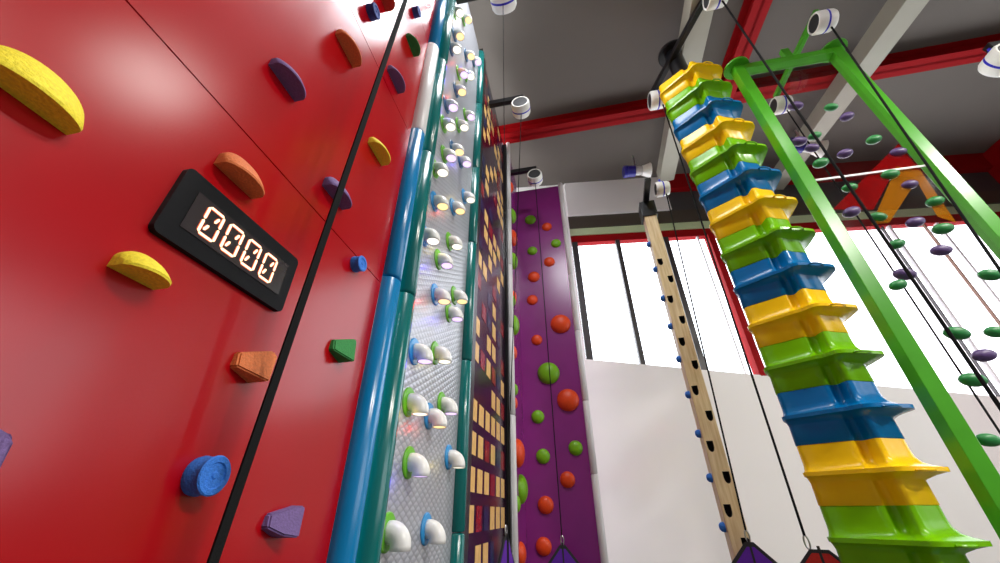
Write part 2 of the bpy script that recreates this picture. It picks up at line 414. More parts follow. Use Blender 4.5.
for k in range(4):
    cx = -.137 + k * .0915
    bm = bmesh.new()
    x0, x1, z0, z1 = cx - W_ / 2, cx + W_ / 2, -H_ / 2, H_ / 2; g = .0015
    L_ = [((x0 + g, z1), (x1 - g, z1)), ((x0 + g, z0), (x1 - g, z0)), ((x0, g), (x0, z1 - g)), ((x0, z0 + g), (x0, -g)),
          ((x1, g), (x1, z1 - g)), ((x1, z0 + g), (x1, -g)), ((cx + .006, .010), (x1 - .013, z1 - .017)), ((x0 + .013, z0 + .017), (cx - .006, -.010))]
    for p, q in L_:
        seg(bm, p, q, .0066, -.0254, 1); seg(bm, p, q, .0044, -.0264, 0)
    link('digit', bm, [M['led'], M['ledrim']], scr)

# ------------------------------------------------------------------ pipe lamps
def pipe_proto(flc, lens):
    e = thing('pipe_lamp', 'x', 'wall lamp', (0, 0, 0), WROT)
    bm = lathe(bmesh.new(), [(0, 0), (.105, 0), (.105, .008), (.098, .014), (.066, .016), (.064, .016), (0, .016)], 28, Matrix.Rotation(R(90), 4, 'X'))
    link('flange', bm, M['fl_' + flc], e, True, 30)
    path = [(0, -.008, 0), (0, -.03, 0)] + [(0, -.03 - .07 * math.sin(R(t)), -.07 * (1 - math.cos(R(t)))) for t in range(10, 91, 10)] + [(0, -.10, -.092)]
    bm = tube(bmesh.new(), path, .061, 22, cap=False)
    o = link('elbow', bm, M['pipe'], e, True, 50)
    md = o.modifiers.new('wall', 'SOLIDIFY'); md.thickness = .008; md.offset = -1
    bm = lathe(bmesh.new(), [(0, 0), (.05, 0), (.053, .006), (.05, .012), (0, .014)], 20, Matrix.Translation((0, -.10, -.089)))
    link('lens', bm, M['lens_' + lens], e, True, 40)
    return e
PL = [(454, 12, 'green', 'white'), (463, 19, 'green', 'orange'), (454, 35, 'teal', 'orange'), (450.5, 48, 'teal', 'white'), (465.5, 55, 'teal', 'orange'),
      (473, 61, 'teal', 'violet'), (458, 73, 'green', 'violet'), (465, 75, 'green', 'white'), (455.5, 90, 'teal', 'orange'), (446, 105, 'teal', 'violet'),
      (465, 115, 'green', 'violet'), (443, 124, 'green', 'white'), (457.6, 125, 'green', 'white'), (452.2, 149, 'teal', 'orange'), (443.5, 154.5, 'green', 'violet'),
      (460, 161, 'teal', 'violet'), (434.3, 168.5, 'green', 'white'), (434, 201.5, 'blue', 'orange'), (452.5, 207, 'blue', 'orange'), (463.7, 196.5, 'blue', 'white'),
      (423.5, 235, 'blue', 'white'), (448.8, 241.5, 'green', 'white'), (438, 259.5, 'green', 'violet'), (434.8, 294.5, 'blue', 'orange'), (453.8, 295.5, 'green', 'orange'),
      (448.5, 312.5, 'green', 'violet'), (414, 351.5, 'blue', 'violet'), (434.8, 353, 'green', 'white'), (408.3, 402, 'green', 'white'), (441.2, 404, 'green', 'violet'),
      (428.7, 416, 'blue', 'orange'), (408.5, 462.4, 'green', 'violet'), (448.3, 457, 'blue', 'white'), (386.5, 532, 'green', 'white'), (425.6, 528.7, 'blue', 'white')]
fname = dict(green='green', blue='light blue', teal='dark blue'); protos = {}
for i, (x, y, fc, lc) in enumerate(PL):
    same = sorted([p for p in PL if p[2] == fc and p[3] == lc], key=lambda p: p[1])
    if (fc, lc) not in protos: o = protos[(fc, lc)] = pipe_proto(fc, lc)
    else: o = copy_thing(protos[(fc, lc)])
    s, z = on_wall(x, y); o.location = wall_loc(s, z)
    k = same.index(PL[i]); n = len(same)
    pos = rank(k, n) if n > 1 else 'the only such one'
    tag(o, 'white elbow pipe lamp with %s flange and %s light, %s' % (fname[fc], lc, pos), 'wall lamp', 'pipe lamps on the embossed wall')
    s = Vector()
# coloured light thrown on the sheet by the little lamps
def point(x, y, col, pw, out=.07):
    s, z = on_wall(x, y, .0); l = bpy.data.lights.new('lamp_glow', 'POINT'); l.color = col; l.energy = pw; l.shadow_soft_size = .03
    o = bpy.data.objects.new('lamp_glow', l); C.objects.link(o); o.location = wall_loc(s, z, out)
for x, y, c in [(447, 22, 'r'), (455, 63, 'r'), (450, 97, 'r'), (442, 212, 'r'), (424, 301, 'r'), (416, 428, 'r'), (462, 68, 'b'), (447, 68, 'b'), (445, 82, 'b'),
                (441, 113, 'b'), (455, 164, 'b'), (428, 267, 'b'), (437, 320, 'b'), (402, 364, 'b'), (392, 482, 'b'), (460, 83, 'y'), (454, 198, 'y'), (436, 249, 'y'), (428, 363, 'y'), (400, 413, 'y'), (437, 466, 'y')]:
    point(x, y, dict(r=(1, .05, .03), b=(.12, .08, 1), y=(1, .75, .12))[c], dict(r=.22, b=.24, y=.10)[c])

# ------------------------------------------------------------------ domes on the purple wall
def dome(m, p, nrm, rad, label, flat=.62):
    prof = [(rad * math.cos(R(t)), rad * flat * math.sin(R(t))) for t in range(0, 86, 9)] + [(0, rad * flat)]
    prof = [(0, 0), (rad, -.0)] + prof[1:]
    bm = lathe(bmesh.new(), prof, 32)
    bmesh.ops.recalc_face_normals(bm, faces=bm.faces)
    o = link('dome_hold', bm, M[m], None, True, 60)
    o.rotation_euler = Vector(nrm).to_track_quat('Z', 'Y').to_euler(); o.location = p
    return tag(o, label, 'climbing hold', 'domes on the purple wall')
FP0 = WO + E1 * SC; FN = -E1
front = [(530.3, 220, 5.5, 'g'), (546.8, 227, 5, 'o'), (556, 243.5, 5, 'g'), (532.3, 251, 5, 'g'), (549.3, 262, 5.5, 'o'), (533.8, 277, 6, 'o'), (532.3, 300, 5.5, 'o'),
         (560.5, 324, 10, 'o'), (536.8, 340, 5.5, 'o'), (548.5, 373.3, 11, 'g'), (568, 400, 11, 'o'), (537.8, 416.8, 6.5, 'g'), (543, 456.3, 7, 'g'), (575.6, 448, 7, 'g'),
         (567.5, 479.6, 7.5, 'o'), (545.7, 505, 8, 'o'), (543.7, 546.4, 8, 'o')]
side = [(511.5, 187, 6, 'o'), (514.4, 216, 8, 'g'), (515, 238, 9, 'o'), (515.4, 261, 9, 'g'), (515.4, 297, 7, 'o'), (513.9, 301, 6, 'g'), (516, 325, 11, 'g'), (515, 352.6, 7, 'o'),
        (517.4, 389.5, 6, 'g'), (515.6, 403, 6, 'o'), (520, 453, 14, 'o'), (523, 489, 14, 'g'), (518, 504, 8, 'g'), (523, 554, 11, 'o')]
cn = dict(g='green', o='orange')
for lst, where in ((front, 'front'), (side, 'side')):
    for x, y, r_, c in lst:
        same = sorted([q for q in lst if q[3] == c], key=lambda q: q[1]); k = [q[:2] for q in same].index((x, y))
        big = r_ >= 10
        pos = rank(k, len(same))
        if where == 'front':
            p = at_plane(x, y, FP0, FN); dep = (p - CAM).dot(Vector((0, CP, SP)))
            dome(cn[c] + '_dome', p, FN, r_ * dep / FOC * 1.0, '%s%s dome on the wide purple face, %s %s one there' % ('large ' if big else 'small ', cn[c], pos, cn[c]))
        else:
            # side sheet is seen edge-on: place by height along its middle
            p = at_plane(x - 2.5, y, WO + E2 * PO, E2); dep = (p - CAM).dot(Vector((0, CP, SP)))
            s_ = (p - WO).dot(E1)
            s_ = min(max(s_, SW + .2), SC - .2)
            # keep the ray's height at this position
            r = ray(x, y); q = WO + E1 * s_ + E2 * PO; z = EYE + r.z / math.hypot(r.x, r.y) * math.hypot(q.x, q.y)
            dep = (Vector((q.x, q.y, z)) - CAM).dot(Vector((0, CP, SP)))
            dome(cn[c] + '_dome', (q.x, q.y, z), E2, r_ * dep / FOC * .95, '%s dome seen edge-on on the narrow purple side, %s %s one there' % (cn[c], pos, cn[c]), .55)

# ------------------------------------------------------------------ auto belay drums
def drum(p, axis, rad, length, label, bracket_up=True):
    """white drum, dark face on the -axis end"""
    q = Vector(axis).to_track_quat('Z', 'Y').to_matrix().to_4x4()
    a = thing('auto_belay', label, 'auto belay', p, 0, 'auto belays')
    r, l = rad, length
    prof = [(0, -l / 2 + .03), (r * .78, -l / 2 + .03), (r * .80, -l / 2), (r * .9, -l / 2), (r, -l / 2 + .03), (r, -l * .02), (r * .94, .0), (r * .94, l * .05), (r, l * .07), (r * .97, l / 2 - .04), (r * .85, l / 2), (0, l / 2)]
    link('casing', lathe(bmesh.new(), prof, 36, q.copy()), M['drum_white'], a, True, 35)
    link('face_disc', lathe(bmesh.new(), [(0, -l / 2 + .008), (r * .76, -l / 2 + .008), (r * .79, -l / 2 + .02), (r * .79, -l / 2 + .04), (0, -l / 2 + .04)], 32, q.copy()), M['drum_face'], a, True, 35)
    link('stripe', lathe(bmesh.new(), [(r * .9, -l * .03), (r * 1.004, -l * .028), (r * 1.004, l * .068), (r * .9, l * .07)], 36, q.copy()), M['drum_blue'], a, True, 35)
    bm = bmesh.new(); tube(bm, [(0, 0, r * .9), (0, 0, r + .10)], .02, 10); box(bm, -.03, .03, -.03, .03, r - .02, r + .04)
    link('hanger', bm, M['drum_blue'], a, True)
    return a
def rope(p, q, rad, label, group='belay ropes', m='web', name='belay_rope'):
    p, q = Vector(p), Vector(q)
    o = link(name, tb([(0, 0, 0), q - p], rad, 8), M[m], None, True); o.location = p
    return tag(o, label, 'rope', group)

def px_size(px, p): return px * (Vector(p) - CAM).dot(Vector((0, CP, SP))) / FOC

DR = .19
def arm(p, q, w, label, name='support_arm', m='blackm', h=None):
    p, q = Vector(p), Vector(q); L = (q - p).length; h = h or w
    o = link(name, bx(0, L, -w / 2, w / 2, -h / 2, h / 2, bev=.006), M[m]); o.location = p
    o.rotation_euler = (q - p).to_track_quat('X', 'Z').to_euler(); return tag(o, label, 'bracket', 'auto belay support arms')
wp = [((521, 108), 7.8, 'white auto belay drum hung in front of the city wall'), ((535, 178), 9.5, 'white auto belay drum at the top of the purple wall'), ((503, -2), 5.5, 'white auto belay drum cut by the picture top, near the teal wall')]
drums = []
for (x, y), t, lab in wp:
    p = CAM + ray(x, y) * t
    drums.append(p); drum(p, E1, DR, .30, lab)
for p, lab in zip(drums, ('black arm from the city wall to its auto belay', 'black arm over the purple wall to its auto belay', 'black arm over the teal wall at picture top')):
    out = (p - WO).dot(E2); s = (p - WO).dot(E1)
    a = WO + E1 * s + E2 * .02; a.z = p.z + DR + .13; b = p.copy() + E2 * .06; b.z = p.z + DR + .13
    arm(a, b, .10, lab, h=.13)

# ------------------------------------------------------------------ climbing tower
TD = 5.0; TH = R(41)
def tower_pt(head_deg, d):
    return Vector((d * math.sin(R(head_deg)), d * math.cos(R(head_deg)), 0))
TO = tower_pt(41, TD)                      # local frame: X to the viewer's right, -Y to the viewer
tower = thing('stacked_tower', 'climbing tower of stacked yellow, green and blue star-shaped tiers', 'climbing tower', (TO.x, TO.y, 0), -TH)
# plan of half the ring (x right, b toward viewer), other half by 180 degree turn about CEN
CEN = Vector((-.02, -.40))
W0 = [(-.44, -.02), (-.20, .0), (.02, .03), (.055, -.03), (.10, -.035), (.135, .02), (.175, .07), (.215, .05), (.265, -.03), (.385, -.16),
      (.37, -.48), (.20, -.76), (-.18, -.78), (-.42, -.46)]
W1 = [(-.462, .004), (-.20, .05), (.02, .10), (.06, .10), (.10, .11), (.14, .135), (.19, .155), (.25, .14), (.33, .06), (.575, -.20),
      (.42, -.52), (.22, -.80), (-.20, -.81), (-.424, -.47)]
def full(h):
    return [Vector(p) for p in h]
def smooth_loop(P, it=2):
    for _ in range(it):
        Q = []
        for i in range(len(P)):
            a, b = P[i], P[(i + 1) % len(P)]; Q += [a * .84 + b * .16, a * .16 + b * .84]
        P = Q
    return P
w0, w1 = smooth_loop(full(W0)), smooth_loop(full(W1))
HT = .104 * TD
def ring_pts(f, z, extra=0.0):
    return [(p.lerp(q, f) + (p - CEN).normalized() * extra, z) for p, q in zip(w0, w1)]
def tier_bm(top_cap=False):
    prof = [(0, .0, 0), (0, -.10, .002), (.06, -.15, 0), (.25, -.195, 0), (.6, -.222, 0), (.93, -.235, 0), (.97, -.238, 0), (1, -.239, .014), (1, -.274, .012), (.95, -.276, 0), (.5, -.295, 0), (.06, -.325, 0), (0, -.335, 0), (0, -HT + .008, .006), (0, -HT, -.002)]
    bm = bmesh.new(); rings = []
    for f, z, ex in prof:
        rings.append([bm.verts.new((p.x, -p.y, z)) for p, _ in ring_pts(f, z, ex)])
    n = len(rings[0])
    for a, b in zip(rings, rings[1:]):
        for i in range(n): bm.faces.new((a[i], b[i], b[(i + 1) % n], a[(i + 1) % n]))
    bm.faces.new(rings[0]) if top_cap else None
    bm.faces.new(rings[-1][::-1])
    bmesh.ops.recalc_face_normals(bm, faces=bm.faces)
    return bm
def grip_bm():
    bm = bmesh.new(); n = 20; c = Vector((.395, .02)); d = Vector((.62, -.78)).normalized(); e = Vector((-d.y, d.x))
    path = [c + d * .085 * math.cos(2 * math.pi * k / n) + e * .03 * math.sin(2 * math.pi * k / n) for k in range(n)]
    ring = []
    for k, p in enumerate(path):
        t = (path[(k + 1) % n] - path[k - 1]).normalized(); nn = Vector((-t.y, t.x))
        ring.append([bm.verts.new((p.x + nn.x * .012 * math.cos(R(a)), -(p.y + nn.y * .012 * math.cos(R(a))), -.268 + .012 * math.sin(R(a)))) for a in range(0, 360, 60)])
    for k in range(n):
        for j in range(6): bm.faces.new((ring[k][j], ring[k][(j + 1) % 6], ring[(k + 1) % n][(j + 1) % 6], ring[(k + 1) % n][j]))
    return bm
cols = ['yellow', 'green', 'blue']
mesh_by = {}
zt = EYE + 1.3635 * TD
k = 0
while zt - HT * k > .35:
    c = cols[k % 3]
    if k == 0:
        o = link('tier', tier_bm(True), M['tier_' + c], tower, True, 50); 
        gm = link('hand_slot', grip_bm(), M['tier_' + c], o, True)
    elif c not in mesh_by:
        o = link('tier', tier_bm(), M['tier_' + c], tower, True, 50); mesh_by[c] = o
        gm = link('hand_slot', grip_bm(), M['tier_' + c], o, True)
    else:
        o = mesh_by[c].copy(); C.objects.link(o); g = mesh_by[c].children[0].copy(); C.objects.link(g); g.parent = o
    o.location = (0, 0, zt - HT * k); o['label'] = c + ' star-shaped tier'
    k += 1
zb = zt - HT * k
bm = bmesh.new(); box(bm, -.35, .3, 0, .75, -.0, zb + .01, bev=.02)
link('base_block', bm, M['blackm'], tower)
# mast, cap disc
MC = Vector((CEN.x + .01, -CEN.y))
mast = bmesh.new()
tube(mast, [(MC.x, MC.y, zt - .05), (MC.x, MC.y, zt + 1.15)], .15, 24)
link('mast', mast, M['blackm'], tower, True)
link('cap_disc', lathe(bmesh.new(), [(0, 0), (.27, 0), (.28, .01), (.28, .05), (.27, .06), (0, .06)], 32, Matrix.Translation((MC.x, MC.y, zt + 1.15))), M['blackm'], tower, True)
hz = zt + .60 - EYE
# tower arms carrying two auto belays
mcw = tower.location + Matrix.Rotation(-TH, 4, 'Z') @ Vector((MC.x, MC.y, 0))
hh = 7.35
def at_height(x, y, h): r = ray(x, y); return CAM + r * (h / r.z)
d1 = at_height(657, 100, hh); d2 = at_height(716, -4, hh)
a1 = Vector((d1.x, d1.y, d1.z + DR + .13)); a2 = Vector((d2.x, d2.y, d2.z + DR + .13))
arm(a1 - (a2 - a1).normalized() * .02, a2 + (a2 - a1).normalized() * .1, .10, 'long black arm across the mast of the stacked tower', h=.12)
drum(d1, E2, DR, .30, 'white auto belay drum beside the topmost yellow tier')
drum(d2, E2, DR, .30, 'white auto belay drum above the stacked tower, cut by the picture top')

# ------------------------------------------------------------------ green frame with clear panel
GD = 5.4
gl = ray(736, 68); gt = GD / math.hypot(gl.x, gl.y); GL = CAM + gl * gt
GZ = GL.z; GL0 = Vector((GL.x, GL.y, 0)); GN = -E1
fr = thing('climbing_frame', 'tall bright green steel frame holding a clear panel with oval holds', 'climbing frame', GL0, -AX)
# right post: at the header height along E2
gr = ray(840, 59); lam = (GN.dot(GL0) - 0) / gr.dot(GN)
GR_ = gr * lam; GWID = (Vector((GR_.x, GR_.y, 0)) - GL0).dot(E2)
PW = .152
def post_bm(x): return bx(x - PW / 2, x + PW / 2, -PW / 2, PW / 2, 0, GZ - .03, bev=.006)
link('post', post_bm(0), M['frame_green'], fr); link('post', post_bm(GWID), M['frame_green'], fr)
link('header', bx(PW / 2, GWID - PW / 2, -PW / 2, PW / 2, GZ - .165, GZ - .04, bev=.006), M['frame_green'], fr)
for x in (0, GWID): link('cap_disc', lathe(bmesh.new(), [(0, 0), (.19, 0), (.195, .01), (.195, .03), (.19, .04), (0, .04)], 28, Matrix.Translation((x, 0, GZ - .03))), M['frame_green'], fr, True)
link('clear_panel', bx(PW / 2, GWID - PW / 2, -.006, .006, .3, GZ - .22), M['clear'], fr)
def on_panel(x, y):
    p = at_plane(x, y, GL0, GN); return (p - GL0).dot(E2), p.z
zj = on_panel(870, 173.5)[1]
link('joint_strip', bx(PW / 2 + .02, GWID - PW / 2, -.016, -.004, zj - .014, zj + .014), M['wwhite'], fr)
# tinted shapes painting the red and yellow reflections in the panel
bm = bmesh.new(); prism(bm, [on_panel(*p) for p in [(833, 209), (899, 143), (921, 170), (897, 166), (874, 209)]], .008, .011); link('red_reflection', bm, M['refl_red'], fr)
bm = bmesh.new(); prism(bm, [on_panel(*p) for p in [(872, 224), (897, 166), (921, 170), (957, 222), (938, 216), (917, 180), (890, 222)]], .008, .011); link('yellow_reflection', bm, M['refl_yellow'], fr)
# arm across the header
gh = GZ - EYE + .02
g1 = at_height(823, 22, gh); g2 = at_height(781, 105, gh)
g1a = Vector((g1.x, g1.y, GZ + .28)); g2a = Vector((g2.x, g2.y, GZ + .28))
o = arm(g1a - (g2a - g1a).normalized() * .05, g2a, .075, 'green arm crossing the header of the green frame', m='frame_green', h=.09)
drum(g1, E2, .165, .27, 'white auto belay drum above the green frame header, dark face in view')
drum(g2, E2, .165, .27, 'white auto belay drum behind the green frame post')
ga = Vector((g1.x, g1.y, 0)).lerp(Vector((g2.x, g2.y, 0)), .5)
link('arm_bracket', bx(GWID * .52, GWID * .60, -.04, .04, GZ - .045, GZ + .24, bev=.006), M['frame_green'], fr)

ph = [(831, 107.4, 'g', 7), (847, 116.6, 'p', 7), (795.5, 106, 'p', 7), (814.7, 136, 'g', 7), (873.7, 139.7, 'g', 9), (799, 141.5, 'p', 7), (812, 148, 'p', 6), (845, 153.6, 'p', 8), (820.7, 163, 'g', 8),
      (849.7, 187.7, 'g', 9), (898, 152.4, 'p', 6), (890, 174.8, 'g', 7), (909.6, 184.7, 'p', 9), (935, 201.5, 'g', 10), (851.5, 212, 'p', 9), (878, 217, 'g', 7), (915.2, 222.3, 'p', 7), (942.8, 228.8, 'g', 10),
      (896.6, 244.3, 'g', 9), (941, 250.5, 'p', 10), (904.7, 274.3, 'p', 10), (898, 285, 'g', 10), (990, 275, 'g', 12), (956.6, 333.4, 'g', 11), (995.7, 332, 'g', 12), (984, 355.4, 'p', 13), (972.7, 380, 'g', 13), (988, 440, 'g', 15)]
def oval_bm():
    bm = bmesh.new(); n = 20
    for sg in (-1, 1):
        rings = []
        for f, d in ((1, .0), (.97, .35), (.8, .72), (.5, .93), (.15, 1.0)):
            ring = []
            for k in range(n):
                a = 2 * math.pi * k / n; ca, sn = math.cos(a), math.sin(a)
                ex = (abs(ca) ** .9) * (1 if ca > 0 else -1); ez = abs(sn) ** 1.15 * (1 if sn > 0 else -1)
                ring.append(bm.verts.new((ex * (f if f < 1 else 1), sg * d * .6, ez * .62 * f)))
            rings.append(ring)
        for a, b in zip(rings, rings[1:]):
            for i in range(n): bm.faces.new((a[i], a[(i + 1) % n], b[(i + 1) % n], b[i]))
        bm.faces.new(rings[-1])
    bmesh.ops.remove_doubles(bm, verts=bm.verts, dist=1e-4)
    bmesh.ops.recalc_face_normals(bm, faces=bm.faces); return bm
pn = dict(g='green', p='purple')
ov = {}
for i, (x, y, c, r_) in enumerate(ph):
    same = sorted([q for q in ph if q[2] == c], key=lambda q: q[1]); k = [q[:2] for q in same].index((x, y))
    if c not in ov: o = ov[c] = link('oval_hold', oval_bm(), M['panel_' + pn[c]], None, True, 50)
    else: o = ov[c].copy(); C.objects.link(o)
    p = at_plane(x, y, GL0, GN); o.location = p; o.rotation_euler = (0, R(random.Random(i).uniform(-18, 18)), -AX)
    sc = .088 + .007 * (i % 3); o.scale = (sc, sc, sc)
    tag(o, '%s oval hold on the clear panel in the green frame, %s %s one' % (pn[c], rank(k, len(same)), pn[c]), 'climbing hold', 'oval holds on the clear panel')

# ------------------------------------------------------------------ wooden post
WD = 6.4
zt_post = at_dist(652, 214, WD).z
pc = Vector((WD * math.sin(R(27.85)), WD * math.cos(R(27.85)), zt_post))
PWD = .23
pf = thing('wooden_post', 'square pale wooden climbing post with black pockets and blue knobs', 'climbing post', (pc.x, pc.y, 0), -R(15))
# local frame: front face at y=0 facing -Y
bm = bx(-PWD / 2, PWD / 2, 0, PWD, 0, zt_post, bev=.006)
post = link('post', bm, [M['wood'], M['pocket']], pf)
bpy.context.view_layer.update()
Minv = pf.matrix_world.inverted(); PN = (pf.matrix_world.to_3x3() @ Vector((0, -1, 0))); PP = pf.matrix_world @ Vector((0, 0, 0))
def on_post(x, y): return Minv @ at_plane(x, y, PP, PN)
cut = bmesh.new()
holes = [(660.5, 262), (672, 279), (670.7, 299.4), (683, 320), (681.6, 342), (695, 365), (694.3, 390.7), (709.8, 416), (709.7, 446.6), (726.6, 477.7), (727, 511), (742, 545)]
for i, (x, y) in enumerate(holes):
    q = on_post(x, y); xx = (-.045, .05)[i % 2]; z = q.z; w = .042
    poly = [(xx - w, z + .075), (xx + w, z + .075), (xx + w, z)] + [(xx + w * math.cos(R(t)), z - .07 * math.sin(R(t))) for t in range(20, 171, 25)] + [(xx - w, z)]
    prism(cut, poly, -.02, .10, 1.0, None, 1)
for q in range(1, 5):
    z = on_post(742, 545).z - .33 * q; xx = (-.045, .05)[(q + 1) % 2]
    if z > .2: prism(cut, [(xx - .037, z + .075), (xx + .037, z + .075), (xx + .037, z), (xx, z - .07), (xx - .037, z)], -.02, .10, 1.0, None, 1)
cme = bpy.data.meshes.new('cut'); cut.to_mesh(cme); cut.free()
co = bpy.data.objects.new('cut', cme); C.objects.link(co); co.parent = pf
cme.materials.append(M['wood']); cme.materials.append(M['pocket'])
md = post.modifiers.new('b', 'BOOLEAN'); md.object = co; md.operation = 'DIFFERENCE'; md.solver = 'EXACT'
bpy.context.view_layer.update()
dg = bpy.context.evaluated_depsgraph_get()
nm = bpy.data.meshes.new_from_object(post.evaluated_get(dg)); post.modifiers.clear(); post.data = nm
bpy.data.objects.remove(co, do_unlink=True)
LPN = (pf.matrix_world.to_3x3() @ Vector((-1, 0, 0))); LPP = pf.matrix_world @ Vector((-PWD / 2, 0, 0))
knobs = [(648, 245), (654, 270), (661, 299), (668, 327), (677, 359.5), (687, 395), (695, 434), (707, 478), (718.5, 527)]
for i, (x, y) in enumerate(knobs):
    r = ray(x, y); q = pf.matrix_world @ Vector((-PWD / 2, PWD * .5, 0)); z = EYE + r.z / math.hypot(r.x, r.y) * math.hypot(q.x, q.y)
    bm = lathe(bmesh.new(), [(0, 0), (.055, 0), (.058, .012), (.05, .045), (.03, .062), (0, .066)], 20); bmesh.ops.recalc_face_normals(bm, faces=bm.faces)
    o = link('knob_hold', bm, HOLD['blue'], None, True, 50)
    o.location = (q.x, q.y, z); o.rotation_euler = LPN.to_track_quat('Z', 'Y').to_euler()
    tag(o, 'blue knob hold on the side of the wooden post, %s one' % rank(i, len(knobs)), 'climbing hold', 'blue knobs on the wooden post')
# metal cap and bracket
link('metal_cap', bx(-PWD / 2 - .03, PWD / 2 + .03, -.03, PWD + .03, zt_post - .03, zt_post + .34, bev=.006), M['blackm'], pf)
link('bracket', bx(-.06, .05, -.62, .12, zt_post + .33, zt_post + .40, bev=.006), M['blackm'], pf)
dp = at_dist(662, 189, WD - .35)
drum(dp, E2, .145, .24, 'small white auto belay drum on top of the wooden post')

# ------------------------------------------------------------------ horn-shaped fixtures
def horn(p, direction, label, L=1.0):
    q = Vector(direction).to_track_quat('Z', 'Y').to_matrix().to_4x4()
    h = thing('flood_light', label, 'flood light', p, 0, 'flood lights')
    link('end_cap', lathe(bmesh.new(), [(0, -.36 * L), (.15 * L, -.36 * L), (.165 * L, -.34 * L), (.165 * L, -.26 * L), (.15 * L, -.25 * L), (.15 * L, -.06 * L), (0, -.06 * L)], 28, q.copy()), M['navy_cap'], h, True, 35)
    link('barrel', lathe(bmesh.new(), [(0, -.07 * L), (.12 * L, -.07 * L), (.12 * L, .14 * L), (0, .14 * L)], 28, q.copy()), M['barrel'], h, True, 35)
    link('hood', lathe(bmesh.new(), [(.11 * L, .13 * L), (.13 * L, .13 * L), (.16 * L, .22 * L), (.20 * L, .34 * L), (.185 * L, .34 * L), (.10 * L, .15 * L)], 28, q.copy()), M['drum_white'], h, True, 35)
    link('mount_arm', tb([(0, 0, .08 * L), (0, 0, .6 * L)], .02 * L, 8), M['steel'], h, True)
    return h

# ------------------------------------------------------------------ gates at eye level
def gate(apex, w, h, col, label, ang, flat=0.0, cx=0.0):
    g = thing('belay_gate', label, 'belay gate', apex, ang, 'belay gates')
    def shape(k, dz):
        if flat: return [(-w / 2 * flat, 0), (w / 2 * flat, 0), (w / 2, -h * .30), (w / 2, -h * .8), (-w / 2, -h * .8), (-w / 2, -h * .30)]
        return [(-.045, 0), (.045, 0), (w / 2, -h * .72), (w / 2, -h), (-w / 2, -h), (-w / 2, -h * .72)]
    P = shape(1, 0); bm = bmesh.new(); prism(bm, P, -.012, .012); link('border', bm, M['gate_edge'], g)
    cz = -h * .55; Q = [(x * .86, cz + (z - cz) * .86) for x, z in P]
    bm = bmesh.new(); prism(bm, Q, -.018, .018); link('fabric', bm, M[col], g)
    link('center_strap', bx(-.012, .012, -.022, .022, -h + .04, .03), M['gate_edge'], g)
    n = 16; path = [(cx + .022 * math.cos(2 * math.pi * k / n), 0, .06 + .062 * math.sin(2 * math.pi * k / n)) for k in range(n + 1)]
    link('carabiner', tube(bmesh.new(), path, .009, 8), M['steel'], g, True)
    return g
gp = at_dist(749, 542, 6.3)
gate(gp - UP * .0, .95, .62, 'gate_purple', 'purple triangular belay gate in front of the wooden post', -R(28))
pr_ = at_dist(810, 549.5, 5.85)
g_ = gate(at_dist(819, 549.5, 5.85), .42, .42, 'gate_red', 'red belay gate with clipped corners beside the stacked tower', -R(40), .4, -.084)
pr_ = g_.location + Vector((-.084 * math.cos(R(40)), .084 * math.sin(R(40)), 0))
gp2 = at_dist(562.5, 545, 7.2)
gate(gp2, .86, .62, 'gate_purple', 'purple triangular belay gate in front of the purple wall', -R(8))
gp3 = at_dist(506, 536, 6.0)
gate(gp3, .55, .62, 'gate_purple', 'dark purple belay gate beside the white tube, cut by picture bottom', R(59))

# ------------------------------------------------------------------ ropes and webbing
wa = at_plane(212.5, 563, WO + E2 * .12, E2); wb = at_plane(405.5, 0, WO + E2 * .30, E2); wd = (wb - wa) / (wb.z - wa.z)
wa = wa - wd * (wa.z - .3); L_w = (wb - wa).length * (8.9 - .3) / (wb.z - .3)
o = link('belay_webbing', bx(-.0185, .0185, -.004, .004, 0, L_w), M['web']); o.location = wa
zx = wd.normalized(); yx = (-E2 - zx * zx.dot(-E2)).normalized(); xx_ = yx.cross(zx)
o.rotation_euler = Matrix((xx_, yx, zx)).transposed().to_euler()
tag(o, 'flat black webbing hanging straight in front of the red wall', 'webbing')
def hang(p, px, rad, label, off=(0, 0, 0), **k):
    r = ray(*px); top = Vector(p) + Vector(off); d = math.hypot(top.x, top.y) / math.hypot(r.x, r.y)
    return rope(top, Vector((top.x, top.y, .25)), rad, label, **k)
def hang_to(p, q, rad, label, **k): return rope(p, q, rad, label, **k)
hang_to(d1 + Vector((.02, 0, -DR + .01)) + E2 * .06, pr_ + UP * .118, .0135, 'black belay rope from the tower drum down to the red gate')
hang(d2, (985, 400), .014, 'black belay rope crossing in front of the green frame', (0.05, 0, -DR + .02))
p_ = g1 + Vector((.06, 0, -.15)); r_ = ray(1004, 276); rope(p_, CAM + r_ * (math.hypot(p_.x, p_.y) * .93 / math.hypot(r_.x, r_.y)), .013, 'black belay rope running beside the far green post')
hang(g2, (1010, 445), .011, 'thin black belay rope behind the clear panel', (.05, 0, -.15))
hang_to(dp + Vector((.0, 0, -.13)) + E2 * .05, gp + UP * .118, .012, 'black belay rope alongside the wooden post')
hang_to(drums[1] + Vector((.0, 0, -DR + .01)), gp2 + UP * .118, .009, 'thin belay rope in front of the purple wall')
hang_to(drums[0] + Vector((0, 0, -DR + .01)), gp3 + UP * .118, .007, 'thin belay rope beside the white tube of the purple wall')
q_ = drums[2] + Vector((0, 0, -DR + .01)); rope(q_, Vector((q_.x, q_.y, .2)), .004, 'hair-thin rope from the topmost drum over the city wall')

